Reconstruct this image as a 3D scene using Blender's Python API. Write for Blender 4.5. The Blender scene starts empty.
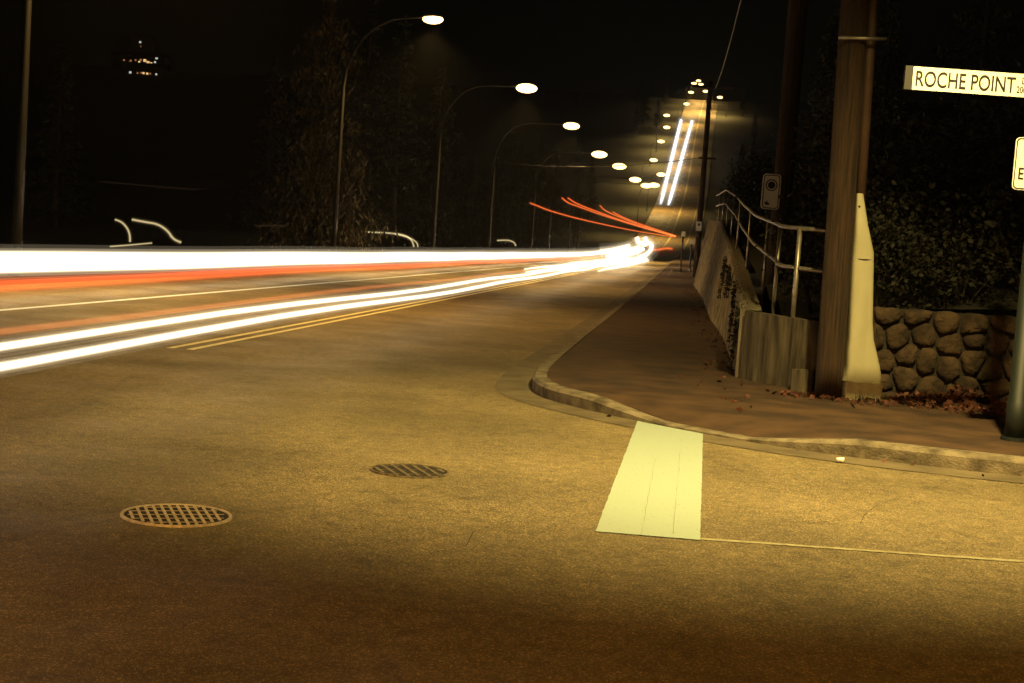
import bpy, bmesh, math, random
from mathutils import Vector, Matrix
rad = math.radians
# ---------------------------------------------------------------- camera, world, exposure
SC = bpy.context.scene
FPX, CH = 1422.2, 1.65
PITCH, ROLL = rad(4.03), rad(4.0)
_f = Vector((0, math.cos(PITCH), -math.sin(PITCH))); _U = Vector((0, math.sin(PITCH), math.cos(PITCH))); _X = Vector((1, 0, 0))
_r = _X*math.cos(ROLL) + _U*math.sin(ROLL); _u = _U*math.cos(ROLL) - _X*math.sin(ROLL)
cd = bpy.data.cameras.new('camera'); cam = bpy.data.objects.new('camera', cd); SC.collection.objects.link(cam)
cd.sensor_width = 36; cd.lens = 50; cd.clip_start = .05; cd.clip_end = 5000
M3 = Matrix((_r, _u, -_f)).transposed().to_4x4(); M3.translation = Vector((0, 0, CH)); cam.matrix_world = M3
SC.camera = cam
SC.view_settings.view_transform = 'Standard'; SC.view_settings.look = 'None'; SC.view_settings.exposure = .2; SC.view_settings.gamma = 1
SC.cycles.transparent_max_bounces = 96
SKY_STRENGTH = .00022
w = bpy.data.worlds.new('World'); SC.world = w; w.use_nodes = True
nt = w.node_tree; nt.nodes.clear()
sky = nt.nodes.new('ShaderNodeTexSky'); sky.sky_type = 'NISHITA'; sky.sun_disc = False; sky.sun_elevation = rad(4); sky.sun_rotation = rad(200)
mx = nt.nodes.new('ShaderNodeMixRGB'); mx.blend_type = 'MULTIPLY'; mx.inputs[0].default_value = 1; mx.inputs[2].default_value = (1, .72, .42, 1)
bg = nt.nodes.new('ShaderNodeBackground'); bg.inputs[1].default_value = SKY_STRENGTH
wo = nt.nodes.new('ShaderNodeOutputWorld')
nt.links.new(sky.outputs[0], mx.inputs[1]); nt.links.new(mx.outputs[0], bg.inputs[0]); nt.links.new(bg.outputs[0], wo.inputs[0])
MAIN_LAMP_W, HILL_LAMP_W, CORNER_LAMP_W = 7500, 15000, 9500

random.seed(7)
C = SC.collection
# ---------------------------------------------------------------- pixel rays (used to survey the real positions of things)
def ray(px, py):
    return _r*(px-512) + _u*(341.5-py) + _f*FPX
def A(px, py, D):
    d = ray(px, py); return Vector((0, 0, CH)) + d*(D/d.y)
# ---------------------------------------------------------------- the road's own frame: s along it, o to its right
TH = math.atan(.115); CT, ST = math.cos(TH), math.sin(TH)
def interp(tab, s):
    if s <= tab[0][0]: return tab[0][1]
    for (a, va), (b, vb) in zip(tab, tab[1:]):
        if s <= b:
            t = (s-a)/(b-a); return va + (vb-va)*t
    return tab[-1][1]
def smooth_tab(tab, step=10, it=6):
    a, b = tab[0][0], tab[-1][0]; n = int((b-a)/step)
    v = [interp(tab, a+i*step) for i in range(n+1)]
    for _ in range(it): v = [v[0]] + [(v[i-1]+2*v[i]+v[i+1])/4 for i in range(1, n)] + [v[-1]]
    return [(a+i*step, v[i]) for i in range(n+1)]
PROF = smooth_tab([(-100,0),(150,0),(200,.1),(250,1.0),(300,2.2),(350,5.5),(420,15),(500,32),(569,48.5),(640,64.5),(700,75),(760,83),(850,86),(1600,88)])
SHIFT = smooth_tab([(-100,0),(200,0),(270,1.2),(332,2.8),(402,4.5),(452,5.9),(572,7.8),(644,9.5),(760,12),(1600,40)])
LCL = interp
def prof(s): return interp(PROF, s)
def shift(s): return interp(SHIFT, s)
def W(s, off, z=0):
    o = off*CT + shift(s)
    return Vector((o*CT + s*ST, s*CT - o*ST, prof(s)+z))
def SO(x, y):
    s = x*ST + y*CT; return s, (x*CT - y*ST - shift(s))/CT
# ---------------------------------------------------------------- materials
def mat(name, col, rough=.7, metal=0, noise=None, bump=0, bscale=40, spec=.5, col2=None, nscale=5, stretch=None, ramp=(.35, .65)):
    m = bpy.data.materials.new(name); m.use_nodes = True; n = m.node_tree.nodes; l = m.node_tree.links
    p = n['Principled BSDF']; p.inputs['Roughness'].default_value = rough; p.inputs['Metallic'].default_value = metal
    p.inputs['Specular IOR Level'].default_value = spec
    p.inputs['Base Color'].default_value = (*col, 1)
    tc = n.new('ShaderNodeTexCoord'); mp = n.new('ShaderNodeMapping'); l.new(tc.outputs['Object'], mp.inputs[0])
    if stretch: mp.inputs['Scale'].default_value = stretch
    if col2:
        t = n.new('ShaderNodeTexNoise'); t.inputs['Scale'].default_value = nscale; t.inputs['Detail'].default_value = 6
        l.new(mp.outputs[0], t.inputs['Vector'])
        r = n.new('ShaderNodeValToRGB'); r.color_ramp.elements[0].color = (*col, 1); r.color_ramp.elements[1].color = (*col2, 1)
        r.color_ramp.elements[0].position, r.color_ramp.elements[1].position = ramp
        l.new(t.outputs['Fac'], r.inputs[0]); l.new(r.outputs[0], p.inputs['Base Color'])
    if bump:
        t2 = n.new('ShaderNodeTexNoise'); t2.inputs['Scale'].default_value = bscale; t2.inputs['Detail'].default_value = 4
        l.new(mp.outputs[0], t2.inputs['Vector'])
        b = n.new('ShaderNodeBump'); b.inputs['Strength'].default_value = bump; b.inputs['Distance'].default_value = .02
        l.new(t2.outputs['Fac'], b.inputs['Height']); l.new(b.outputs[0], p.inputs['Normal'])
    return m
def emat(name, col, strength):
    m = bpy.data.materials.new(name); m.use_nodes = True; n = m.node_tree.nodes; n.clear()
    e = n.new('ShaderNodeEmission'); e.inputs[0].default_value = (*col, 1); e.inputs[1].default_value = strength
    o = n.new('ShaderNodeOutputMaterial'); m.node_tree.links.new(e.outputs[0], o.inputs[0]); return m
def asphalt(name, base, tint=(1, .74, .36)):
    """aggregate speckle, broad worn patches, wheel-polished streaks along the road, a few tar stains"""
    m = bpy.data.materials.new(name); m.use_nodes = True; n = m.node_tree.nodes; l = m.node_tree.links
    p = n['Principled BSDF']; p.inputs['Specular IOR Level'].default_value = .35
    tc = n.new('ShaderNodeTexCoord')
    def noise(scale, det, sc=(1, 1, 1), rot=0):
        mp = n.new('ShaderNodeMapping'); mp.inputs['Scale'].default_value = sc; mp.inputs['Rotation'].default_value = (0, 0, rot)
        l.new(tc.outputs['Object'], mp.inputs[0])
        t = n.new('ShaderNodeTexNoise'); t.inputs['Scale'].default_value = scale; t.inputs['Detail'].default_value = det
        l.new(mp.outputs[0], t.inputs['Vector']); return t.outputs['Fac']
    def mrange(x, a, b, c, d):
        r = n.new('ShaderNodeMapRange'); r.inputs[1].default_value = a; r.inputs[2].default_value = b; r.inputs[3].default_value = c; r.inputs[4].default_value = d
        l.new(x, r.inputs[0]); return r.outputs[0]
    def mul(a, b):
        k = n.new('ShaderNodeMath'); k.operation = 'MULTIPLY'; l.new(a, k.inputs[0])
        if isinstance(b, (int, float)): k.inputs[1].default_value = b
        else: l.new(b, k.inputs[1])
        return k.outputs[0]
    sp = n.new('ShaderNodeTexVoronoi'); sp.inputs['Scale'].default_value = 135; l.new(tc.outputs['Object'], sp.inputs['Vector'])
    sep = n.new('ShaderNodeSeparateColor'); l.new(sp.outputs['Color'], sep.inputs[0])
    pw = n.new('ShaderNodeMath'); pw.operation = 'POWER'; l.new(sep.outputs[0], pw.inputs[0]); pw.inputs[1].default_value = 5
    f1 = mrange(pw.outputs[0], 0, 1, .76, 2.7)
    f2 = mrange(noise(.45, 7), .32, .68, .72, 1.25)
    f3 = mrange(noise(1.2, 5, (1, .12, 1), -TH), .35, .7, 1.1, .84)
    f4 = mrange(noise(3.5, 3), .6, .74, 1, .68)
    f5 = mrange(noise(9, 4), .3, .7, .8, 1.2)
    v = mul(mul(mul(mul(f1, f2), f3), f4), f5)
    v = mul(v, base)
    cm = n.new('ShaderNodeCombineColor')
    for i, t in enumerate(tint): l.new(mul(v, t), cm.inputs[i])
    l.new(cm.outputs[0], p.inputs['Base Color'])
    l.new(mrange(noise(1.1, 4), .3, .7, .55, .85), p.inputs['Roughness'])
    b = n.new('ShaderNodeBump'); b.inputs['Strength'].default_value = .7; b.inputs['Distance'].default_value = .006
    l.new(sp.outputs['Distance'], b.inputs['Height']); l.new(b.outputs[0], p.inputs['Normal'])
    return m
MT = dict(
 asphalt=asphalt('asphalt', .155), sidewalk=mat('sidewalk', (.026,.011,.004), .85, col2=(.078,.037,.014), nscale=2.2, bump=.4, bscale=60, ramp=(.35,.7)),
 kerb=mat('kerb_concrete', (.07,.052,.03), .9, col2=(.21,.165,.105), nscale=6, bump=.5, bscale=50),
 gutter=mat('gutter_concrete', (.085,.062,.033), .85, col2=(.15,.112,.06), nscale=2.5, bump=.4, bscale=70, stretch=(1,1,1)),
 ground=mat('ground_soil', (.012,.016,.008), .95, col2=(.03,.032,.015), nscale=1.2, bump=.6, bscale=12),
 bank=mat('bank_soil', (.012,.012,.006), .95, col2=(.03,.024,.012), nscale=3, bump=.8, bscale=14),
 yellow=mat('yellow_paint', (.8,.7,.36), .7, col2=(.45,.4,.2), nscale=9, bump=.2, ramp=(.5,.75)),
 white=mat('white_paint', (.5,.48,.36), .7, col2=(.22,.2,.14), nscale=9, bump=.2, ramp=(.55,.8)),
 brightline=mat('headlit_white_paint', (.72,.8,.85), .6),  # bluish albedo imitates white headlight light on the lane line
 stripe=mat('crosswalk_paint', (.33,.385,.31), .6, col2=(.16,.16,.11), nscale=26, ramp=(.62,.8), stretch=(1.6,1,1)),
 concrete2=mat('dimmed_stained_concrete', (.03,.02,.011), .9, col2=(.13,.1,.06), nscale=3, bump=.6, bscale=30, stretch=(4,4,.6)),  # streaked concrete, albedo lowered to dim the front leg under the lamp light
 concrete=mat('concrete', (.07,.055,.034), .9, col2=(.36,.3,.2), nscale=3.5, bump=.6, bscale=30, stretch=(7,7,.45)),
 stone=mat('stone', (.018,.010,.005), .95, col2=(.075,.045,.022), nscale=5, bump=1.0, bscale=25),
 mortar=mat('mortar', (.025,.02,.015), .95, bump=.5, bscale=40),
 wood=mat('pole_wood', (.014,.007,.003), .9, col2=(.058,.027,.011), nscale=5, bump=.9, bscale=22, stretch=(9,9,.35)),
 conduit=mat('conduit_brown', (.06,.03,.018), .6, col2=(.08,.045,.025), nscale=4),
 shield=mat('painted_shield', (.42,.38,.24), .5, col2=(.36,.32,.19), nscale=3, bump=.1, bscale=15, stretch=(2,2,.6)),
 plinth=mat('lightened_plinth', (.75,.68,.46), .8, col2=(.5,.44,.28), nscale=9),  # guard foot coloured paler than the guard to make up for its shade
 darkkerb=mat('darkened_kerb', (.022,.018,.012), .95), faded=mat('faded_line_paint', (.34,.30,.17), .8, col2=(.2,.16,.08), nscale=14),  # left kerb colour darkened to offset the strong streak light on it
 galv=mat('galvanised_steel', (.42,.38,.32), .42, .75, col2=(.3,.26,.2), nscale=12),
 steelpole=mat('lamp_pole_steel', (.02,.018,.016), .5, .6),
 green=mat('green_black_paint', (.006,.009,.007), .6),
 dark=mat('black_paint', (.01,.009,.008), .5), iron=mat('cast_iron', (.62,.5,.34), .5, .1, col2=(.38,.3,.2), nscale=30),
 ironrust=mat('worn_cast_iron', (.06,.042,.022), .6, .2, col2=(.2,.15,.09), nscale=30),
 pit=mat('pit_grime', (.012,.009,.006), .9),
 signface=mat('sign_face', (.86,.82,.72), .5), signblack=mat('sign_black', (.012,.008,.008), .5),
 signback=mat('sign_bracket', (.06,.055,.05), .5, .5),
 bark=mat('bark', (.035,.024,.015), .9, bump=.8, bscale=14, stretch=(4,4,.6)),
 needle=mat('needles', (.014,.018,.007), .85, col2=(.032,.036,.012), nscale=1.3),
 cedar=mat('cedar_foliage', (.06,.045,.018), .85, col2=(.12,.085,.035), nscale=1.5),
 leaf=mat('leaf', (.007,.007,.003), .8, col2=(.02,.017,.007), nscale=2),
 redleaf=mat('fallen_leaf', (.035,.010,.005), .8, col2=(.12,.035,.015), nscale=9),
 paper=mat('litter', (.8,.8,.76), .6), wire=mat('wire', (.14,.12,.1), .5, .3),
 housewall=mat('house_wall', (.2,.17,.13), .8), roof=mat('house_roof', (.05,.045,.04), .9),
 lamphead=mat('lamp_housing', (.25,.24,.22), .5, .4), bark2=mat('grass_dry', (.04,.042,.014), .8),
)
EM = dict(
 lens=emat('lamp_glass_lit', (1, .66, .24), 5), farlens=emat('far_lamp_glass_lit', (1, .64, .22), 4),
 white=emat('headlight_streak', (1, .81, .52), 3.9), white2=emat('headlight_streak_soft', (1, .93, .78), 2.2), hill=emat('hill_headlight_streak', (.82, .9, 1), 4.0),
 red=emat('tail_light_streak', (1, .12, .025), 1.05), redf=emat('tail_light_streak_faint', (1, .28, .09), .34), red3=emat('bus_lamp_streak', (1, .16, .03), .85),
 amber=emat('amber_streak', (1, .78, .38), .55), amberf=emat('amber_streak_faint', (1, .6, .3), .03),
 win=emat('lit_window', (1, .62, .25), .9), winw=emat('lit_window_cool', (.9, .95, .85), .55), winr=emat('lit_window_red', (1, .4, .15), .3),
)
# ---------------------------------------------------------------- mesh helpers
def mesh_obj(name, bm, m, parent=None, smooth=False):
    me = bpy.data.meshes.new(name); bmesh.ops.recalc_face_normals(bm, faces=bm.faces); bm.to_mesh(me); bm.free()
    if smooth:
        for p in me.polygons: p.use_smooth = True
    me.materials.append(m)
    o = bpy.data.objects.new(name, me); C.objects.link(o)
    if parent: o.parent = parent
    return o
def tag(o, label=None, cat=None, group=None, kind=None):
    if label: o['label'] = label
    if cat: o['category'] = cat
    if group: o['group'] = group
    if kind: o['kind'] = kind
    return o
def thing(name, loc, label, cat, group=None, rz=0):
    o = bpy.data.objects.new(name, None); C.objects.link(o); o.location = loc; o.rotation_euler[2] = rz; o.empty_display_size = .3
    return tag(o, label, cat, group)
def box(bm, c, s, rz=0, rot=None):
    mtx = Matrix.Translation(c) @ (rot.to_4x4() if rot else Matrix.Rotation(rz, 4, 'Z')) @ Matrix.Diagonal((*s, 1))
    return bmesh.ops.create_cube(bm, size=1, matrix=mtx)['verts']
def tube(bm, pts, r, n=8, cap=True, squash=None):
    pts = [Vector(p) for p in pts]; rs = r if isinstance(r, (list, tuple)) else [r]*len(pts)
    rings = []; prev = None
    for i, p in enumerate(pts):
        t = (pts[min(i+1, len(pts)-1)] - pts[max(i-1, 0)]).normalized()
        up = Vector((0, 0, 1)) if abs(t.z) < .95 else Vector((0, 1, 0))
        if prev is not None and abs(prev.dot(t)) < .9: up = prev
        a = t.cross(up).normalized(); b = a.cross(t).normalized(); prev = b
        rings.append([bm.verts.new(p + (a*math.cos(2*math.pi*k/n) + b*math.sin(2*math.pi*k/n))*rs[i]) for k in range(n)])
    for q, s in zip(rings, rings[1:]):
        for k in range(n): bm.faces.new((q[k], q[(k+1) % n], s[(k+1) % n], s[k]))
    if cap: bm.faces.new(rings[0][::-1]); bm.faces.new(rings[-1])
def sheet(bm, rows):
    vs = [[bm.verts.new(p) for p in r] for r in rows]
    for a, b in zip(vs, vs[1:]):
        for k in range(len(a)-1): bm.faces.new((a[k], a[k+1], b[k+1], b[k]))
def chaikin(pts, it=2):
    pts = [Vector(p) for p in pts]
    for _ in range(it):
        q = [pts[0]]
        for a, b in zip(pts, pts[1:]): q += [a*.75+b*.25, a*.25+b*.75]
        pts = q + [pts[-1]]
    return pts
def resample(pts, step):
    pts = [Vector(p) for p in pts]; out = [pts[0]]; d = 0
    for a, b in zip(pts, pts[1:]):
        L = (b-a).length; t = step-d
        while t < L: out.append(a.lerp(b, t/L)); t += step
        d = (L-(t-step))
    out.append(pts[-1]); return out
# ================================================================= SETTING
# ground: one sheet to the horizon, following the road's profile
S_ROWS = [-120,-60,-30] + list(range(-10, 120, 10)) + list(range(120, 900, 10)) + [1000,1300,2000,3000]
O_COLS = [-2500,-1200,-600,-350,-200,-120,-70,-45,-30,-20,-15.5,-14.6,-8,-1.3,2,8,20,40,80,140,250,500,1200,2500]
def ground_z(s, o):
    z = prof(s) - .06
    if 3 < o and s > 300: z += min(6, (o-3)*.05)
    if o < -30: z += .6*math.sin(s*.02+o*.013)
    return z
bm = bmesh.new()
rows = []
for s in S_ROWS:
    r = []
    for o in O_COLS:
        p = W(s, o); p.z = ground_z(s, o); r.append(p)
    rows.append(r)
sheet(bm, rows); tag(mesh_obj('ground', bm, MT['ground'], smooth=True), 'dark unlit earth and grass around the roads', kind='structure')
# main road, side street
bm = bmesh.new()
sheet(bm, [[W(s, o) for o in (-14.2, -11, -8, -5, -2, -1.62)] for s in list(range(-60, 860, 5))])
tag(mesh_obj('road', bm, MT['asphalt']), 'wide main road running straight away and climbing the far hill', kind='structure')
kerbk = [W(240, -1.62), W(200, -1.62), W(150, -1.62), W(110, -1.62), W(77, -1.62), W(47, -1.62), W(30, -1.64), (0.62, 20.1, 0), (0.24, 16.6, 0), (0.30, 15.2, 0), (.8, 14.25, 0), (1.5, 13.35, 0), (2.2, 12.62, 0), (3.0, 12.1, 0), (4.3, 11.65, 0), (7, 11.2, 0), (14, 10.3, 0), (40, 7.2, 0)]
KL = resample(chaikin(kerbk, 2), .25)
bm = bmesh.new()
sheet(bm, [[W(s, o) for o in (-1.62, 1, 4, 8, 14, 26, 42)] for s in range(-60, 21, 5)])
tag(mesh_obj('side_street', bm, MT['asphalt']), 'asphalt mouth of the side street in the foreground', kind='structure')
# kerb heights dip at the wheelchair ramp beside the crosswalk stripe
def kh(p):
    d = (Vector((p.x, p.y)) - Vector((1.75, 13.05))).length
    return .03 + .12*min(1, max(0, (d-.55)/1.0))
def offs(pts, d):
    out = []
    for i, p in enumerate(pts):
        t = pts[min(i+1, len(pts)-1)] - pts[max(i-1, 0)]; nrm = Vector((-t.y, t.x, 0)).normalized(); out.append(p + nrm*d)
    return out
ki = offs(KL, .16)      # inner (sidewalk) side
if (ki[200]-Vector((10, 30, 0))).length > (KL[200]-Vector((10, 30, 0))).length: SGN = -1
else: SGN = 1
ko = KL; k1 = offs(KL, .03*SGN); k2 = offs(KL, .16*SGN)
# profile: gutter-side foot, rounded nose, top, inner edge; joints every 3 m
bm = bmesh.new(); rows = []
for i, p in enumerate(KL):
    h = kh(p); z = p.z
    g = -.02 if i % 14 == 0 else 0
    rows.append([Vector((p.x, p.y, z-.05)), Vector((p.x, p.y, z+h*.75)), Vector((k1[i].x, k1[i].y, z+h+g*.3)), Vector((k2[i].x, k2[i].y, z+h+.003)), Vector((k2[i].x, k2[i].y, z-.05))])
sheet(bm, rows); tag(mesh_obj('kerb', bm, MT['kerb'], smooth=False), 'worn concrete kerb curving round the corner', kind='structure')
bm = bmesh.new(); g1 = offs(KL, -.42*SGN)
sheet(bm, [[Vector((p.x, p.y, p.z+.006)), Vector((q.x, q.y, q.z+.005))] for p, q in zip(KL, g1)])
tag(mesh_obj('gutter', bm, MT['gutter']), 'concrete gutter pan along the kerb', kind='structure')
# left kerb
bm = bmesh.new()
sheet(bm, [[W(s, -14.05, -.03), W(s, -14.05, .13), W(s, -14.09, .15), W(s, -14.62, .15), W(s, -14.62, -.1)] for s in range(-60, 700, 5)])
tag(mesh_obj('kerb', bm, MT['darkkerb']), 'long kerb on the far left side of the main road', kind='structure')
bm = bmesh.new()
sheet(bm, [[W(s, -1.62, -.03), W(s, -1.62, .15), W(s, -1.4, .15), W(s, .6, .12), W(s, .6, -.3)] for s in range(240, 700, 5)])
tag(mesh_obj('kerb', bm, MT['kerb']), 'kerb and verge on the right of the hill road', kind='structure')
# sidewalk between kerb and walls
WALLTOP = [(16.1, .95), (17.6, 1.0), (24, 1.3), (36, 2.05), (50, 2.85), (69, 3.3), (80, 3.3)]
def wtop(y): return interp(WALLTOP, y)
wallk = [W(240, 1.3), W(150, 1.3), W(110, 1.3), W(70, 1.15), W(50, 1.25), W(26.4, 1.0), (2.85, 17.65, 0)]
pairs = [(W(240,-1.5), W(240,2.2)), (W(150,-1.5), W(150,2.2)), (W(110,-1.5), W(110,2.2)), (W(70,-1.5), W(70,1.2)), (W(50,-1.5), W(50,1.3)), (W(26.4,-1.5), W(26.4,1.05)), ((.4,16.6,0),(2.9,17.7,0)),
 ((.46,15.25,0),(2.95,17.5,0)), ((.92,14.37,0),(3.1,17.2,0)), ((1.6,13.48,0),(3.3,16.9,0)), ((2.3,12.76,0),(3.5,16.5,0)), ((3.05,12.26,0),(3.8,16.4,0)), ((4.34,11.82,0),(5.6,16.4,0)), ((7,11.37,0),(8,16.4,0)), ((14,10.47,0),(14,16.3,0)), ((40,7.4,0),(40,14.4,0))]
bm = bmesh.new(); rows = []
for a, b in pairs:
    a = Vector(a); b = Vector(b); r = []
    for t in (0, .15, .4, .7, 1):
        q = a.lerp(b, t); h = .15 if t > .2 else kh(a)*(1-t/.2)+.15*(t/.2)
        if t == 0: h = kh(a)
        q.z += h-.002; r.append(q)
    rows.append(r)
sheet(bm, rows); tag(mesh_obj('sidewalk', bm, MT['sidewalk'], smooth=True), 'dark stained sidewalk behind the kerb', kind='structure')
# bank behind the walls
bm = bmesh.new(); rows = []
def s0(o): return 17.0 if o > 1.6 else 18.0
BO = [1.28, 1.7, 2.3, 3, 4, 6, 9, 14, 22, 40]
for i in range(46):
    t = (i/45)**1.7; r = []
    for o in BO:
        base = 18.1 if o < 1.5 else (16.9 if o < 4 else 16.9)
        s = base + t*(118-base)
        p = W(s, o + (.12 if o < 1.5 else 0)); y = p.y
        hh = wtop(max(y, 16.5)) - .12
        if s > 75: hh *= max(.0, 1-(s-75)/45)
        p.z = hh + .22*(o-1.28)**.85*(1 if s < 75 else max(0.15, 1-(s-75)/60)) + .08*math.sin(s*2.1+o*1.7)
        r.append(p)
    rows.append(r)
sheet(bm, rows); tag(mesh_obj('bank', bm, MT['bank'], smooth=True), 'dark planted bank rising behind the retaining walls', kind='structure')
# ---------------------------------------------------------------- painted markings
def line(name, o0, o1, s0_, s1_, m, label, z=.004, step=4):
    bm = bmesh.new(); n = max(1, int((s1_-s0_)/step))
    sheet(bm, [[W(s0_+(s1_-s0_)*i/n, o0, z), W(s0_+(s1_-s0_)*i/n, o1, z)] for i in range(n+1)])
    return tag(mesh_obj(name, bm, m), label, kind='structure')
line('yellow_line', -6.42, -6.32, 17.3, 850, MT['yellow'], 'left line of the double yellow centre line')
line('yellow_line', -6.16, -6.06, 17.3, 850, MT['yellow'], 'right line of the double yellow centre line')
line('white_line', -10.74, -10.58, 2, 330, MT['brightline'], 'thin white lane line beyond the double yellow line')
def dashes(off, a, b, L, gap, label, z=.004):
    bm = bmesh.new(); s = a
    while s < b:
        vs = [bm.verts.new(W(s, off-.07, z)), bm.verts.new(W(s, off+.07, z)), bm.verts.new(W(s+L, off+.07, z)), bm.verts.new(W(s+L, off-.07, z))]
        bm.faces.new(vs); s += L+gap
    tag(mesh_obj('dashed_line', bm, MT['white']), label, kind='structure')
dashes(-8.1, 240, 640, 3, 6, 'dashed lane line climbing the hill road')
line('white_line', -14.2, -14.05, 240, 700, MT['white'], 'left edge line of the hill road')
line('white_line', -1.95, -1.8, 240, 700, MT['white'], 'right edge line of the hill road')
def ragged(corners, n, amp, z):
    """quad with slightly uneven long edges"""
    a, b, c, d = [Vector((*p, z)) for p in corners]; rows = []
    for i in range(n+1):
        t = i/n; l_ = a.lerp(d, t); r_ = b.lerp(c, t)
        l_.x += random.uniform(-amp, amp); r_.x += random.uniform(-amp, amp)
        rows.append([l_, l_.lerp(r_, .5), r_])
    bm = bmesh.new(); sheet(bm, rows); return bm
o = mesh_obj('crosswalk_stripe', ragged([(1.29,13.86),(1.86,13.36),(1.165,8.13),(.56,8.17)], 60, .0025, .006), MT['stripe'])
tag(o, 'broad pale painted stripe on the asphalt below the kerb corner', kind='structure')
bm = bmesh.new(); sheet(bm, [[(1.17+i*.4, 8.15+.004*math.sin(i), .004), (1.17+i*.4, 8.205+.004*math.sin(i*1.7), .004)] for i in range(60)])
tag(mesh_obj('white_line', bm, MT['faded']), 'thin pale line running right from the broad stripe', kind='structure')
bm = bmesh.new()
for f0, f1, t0, t1 in ((.70, .74, .18, .98), (.40, .44, .45, 1.0)):
    R_ = []
    for i in range(25):
        t = t0+(t1-t0)*i/24; a_ = Vector((1.29, 13.86, .0085)).lerp(Vector((.56, 8.17, .0085)), t); b_ = Vector((1.86, 13.36, .0085)).lerp(Vector((1.165, 8.13, .0085)), t); p = a_.lerp(b_, f0+(f1-f0)*i/24+random.uniform(-.006, .006)); R_.append([p, p+Vector((-.002*random.uniform(.1, 1), 0, 0))])
    sheet(bm, R_)
tag(mesh_obj('road_cracks', bm, MT['gutter']), 'hairline cracks through the broad pale stripe', kind='structure')
# cracks and sealant seams in the asphalt
bm = bmesh.new()
for (x, y, dx, dy, n) in [(-.35, 7.3, .12, .28, 9), (1.45, 8.2, .0, .3, 0), (-.3, 12.2, -.25, .05, 10), (2.3, 9.0, .18, .3, 8), (-1.9, 14.0, .35, .12, 10)][:1]+[(2.3, 9.0, .18, .3, 8)]:
    P_ = [Vector((x, y, 0))]
    for i in range(n): P_.append(P_[-1] + Vector((dx*random.uniform(.5, 1.4)+random.uniform(-.05, .05), dy*random.uniform(.5, 1.4)+random.uniform(-.05, .05), 0)))
    if n: sheet(bm, [[p+Vector((-.002, 0, .0045)), p+Vector((.002, .0015, .0045))] for p in P_])
tag(mesh_obj('road_cracks', bm, MT['pit']), 'thin dark cracks in the asphalt', kind='structure')

# ================================================================= WALLS
t = thing('retaining_wall', W(70, 1.15), 'ribbed concrete retaining wall rising beside the sidewalk below the railing', 'wall'); t.location = (0, 0, 0)
WL = resample([Vector(p) for p in wallk[3:]], .07)
bm = bmesh.new(); rows = []; nn = offs(WL, 1.0)
for i, p in enumerate(WL):
    nrm = (nn[i]-p); 
    if nrm.x > 0: nrm = -nrm                      # toward the road
    rb = .045*(1 if (i//3) % 2 else -1)
    f = p + nrm*rb; h = wtop(p.y); b = p - nrm*.22; f0 = f + nrm*.15*h*min(1, max(0, (p.y-19)/14))
    rows.append([Vector((f0.x, f0.y, 0)), Vector((f.x, f.y, h)), Vector((b.x, b.y, h)), Vector((b.x, b.y, 0))])
sheet(bm, rows); mesh_obj('wall_face', bm, MT['concrete'], t)
# front leg of the wall turning the corner to the pole
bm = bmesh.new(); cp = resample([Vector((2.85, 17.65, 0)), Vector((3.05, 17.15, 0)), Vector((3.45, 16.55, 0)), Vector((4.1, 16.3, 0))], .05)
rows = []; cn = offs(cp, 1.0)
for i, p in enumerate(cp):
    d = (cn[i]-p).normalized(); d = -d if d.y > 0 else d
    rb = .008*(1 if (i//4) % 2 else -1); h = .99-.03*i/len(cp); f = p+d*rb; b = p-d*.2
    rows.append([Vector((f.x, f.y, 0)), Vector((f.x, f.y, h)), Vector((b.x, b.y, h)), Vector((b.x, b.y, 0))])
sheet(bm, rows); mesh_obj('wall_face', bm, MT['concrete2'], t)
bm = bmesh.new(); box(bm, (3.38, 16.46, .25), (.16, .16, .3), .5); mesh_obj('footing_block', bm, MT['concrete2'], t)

# stone wall: Voronoi stones, domed, one mesh
t = thing('stone_wall', (3.9, 16.4, 0), 'low rubble stone wall behind the green signpost', 'wall')
def clip(poly, a, b):
    mid = ((a[0]+b[0])/2, (a[1]+b[1])/2); n = (b[0]-a[0], b[1]-a[1]); out = []
    f = lambda p: (p[0]-mid[0])*n[0] + (p[1]-mid[1])*n[1]
    for i in range(len(poly)):
        p, q = poly[i], poly[(i+1) % len(poly)]; fp, fq = f(p), f(q)
        if fp <= 0: out.append(p)
        if fp*fq < 0:
            k = fp/(fp-fq); out.append((p[0]+(q[0]-p[0])*k, p[1]+(q[1]-p[1])*k))
    return out
SW, SH = 10.0, 1.2
cells = []
r_ = random.Random(3); yy = .1
for row in range(5):
    xx = r_.uniform(-.1, .1)
    while xx < SW:
        wdt = r_.uniform(.14, .46); cells.append((xx+wdt/2, .12+row*.24+r_.uniform(-.09, .09))); xx += wdt
bm = bmesh.new()
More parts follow.
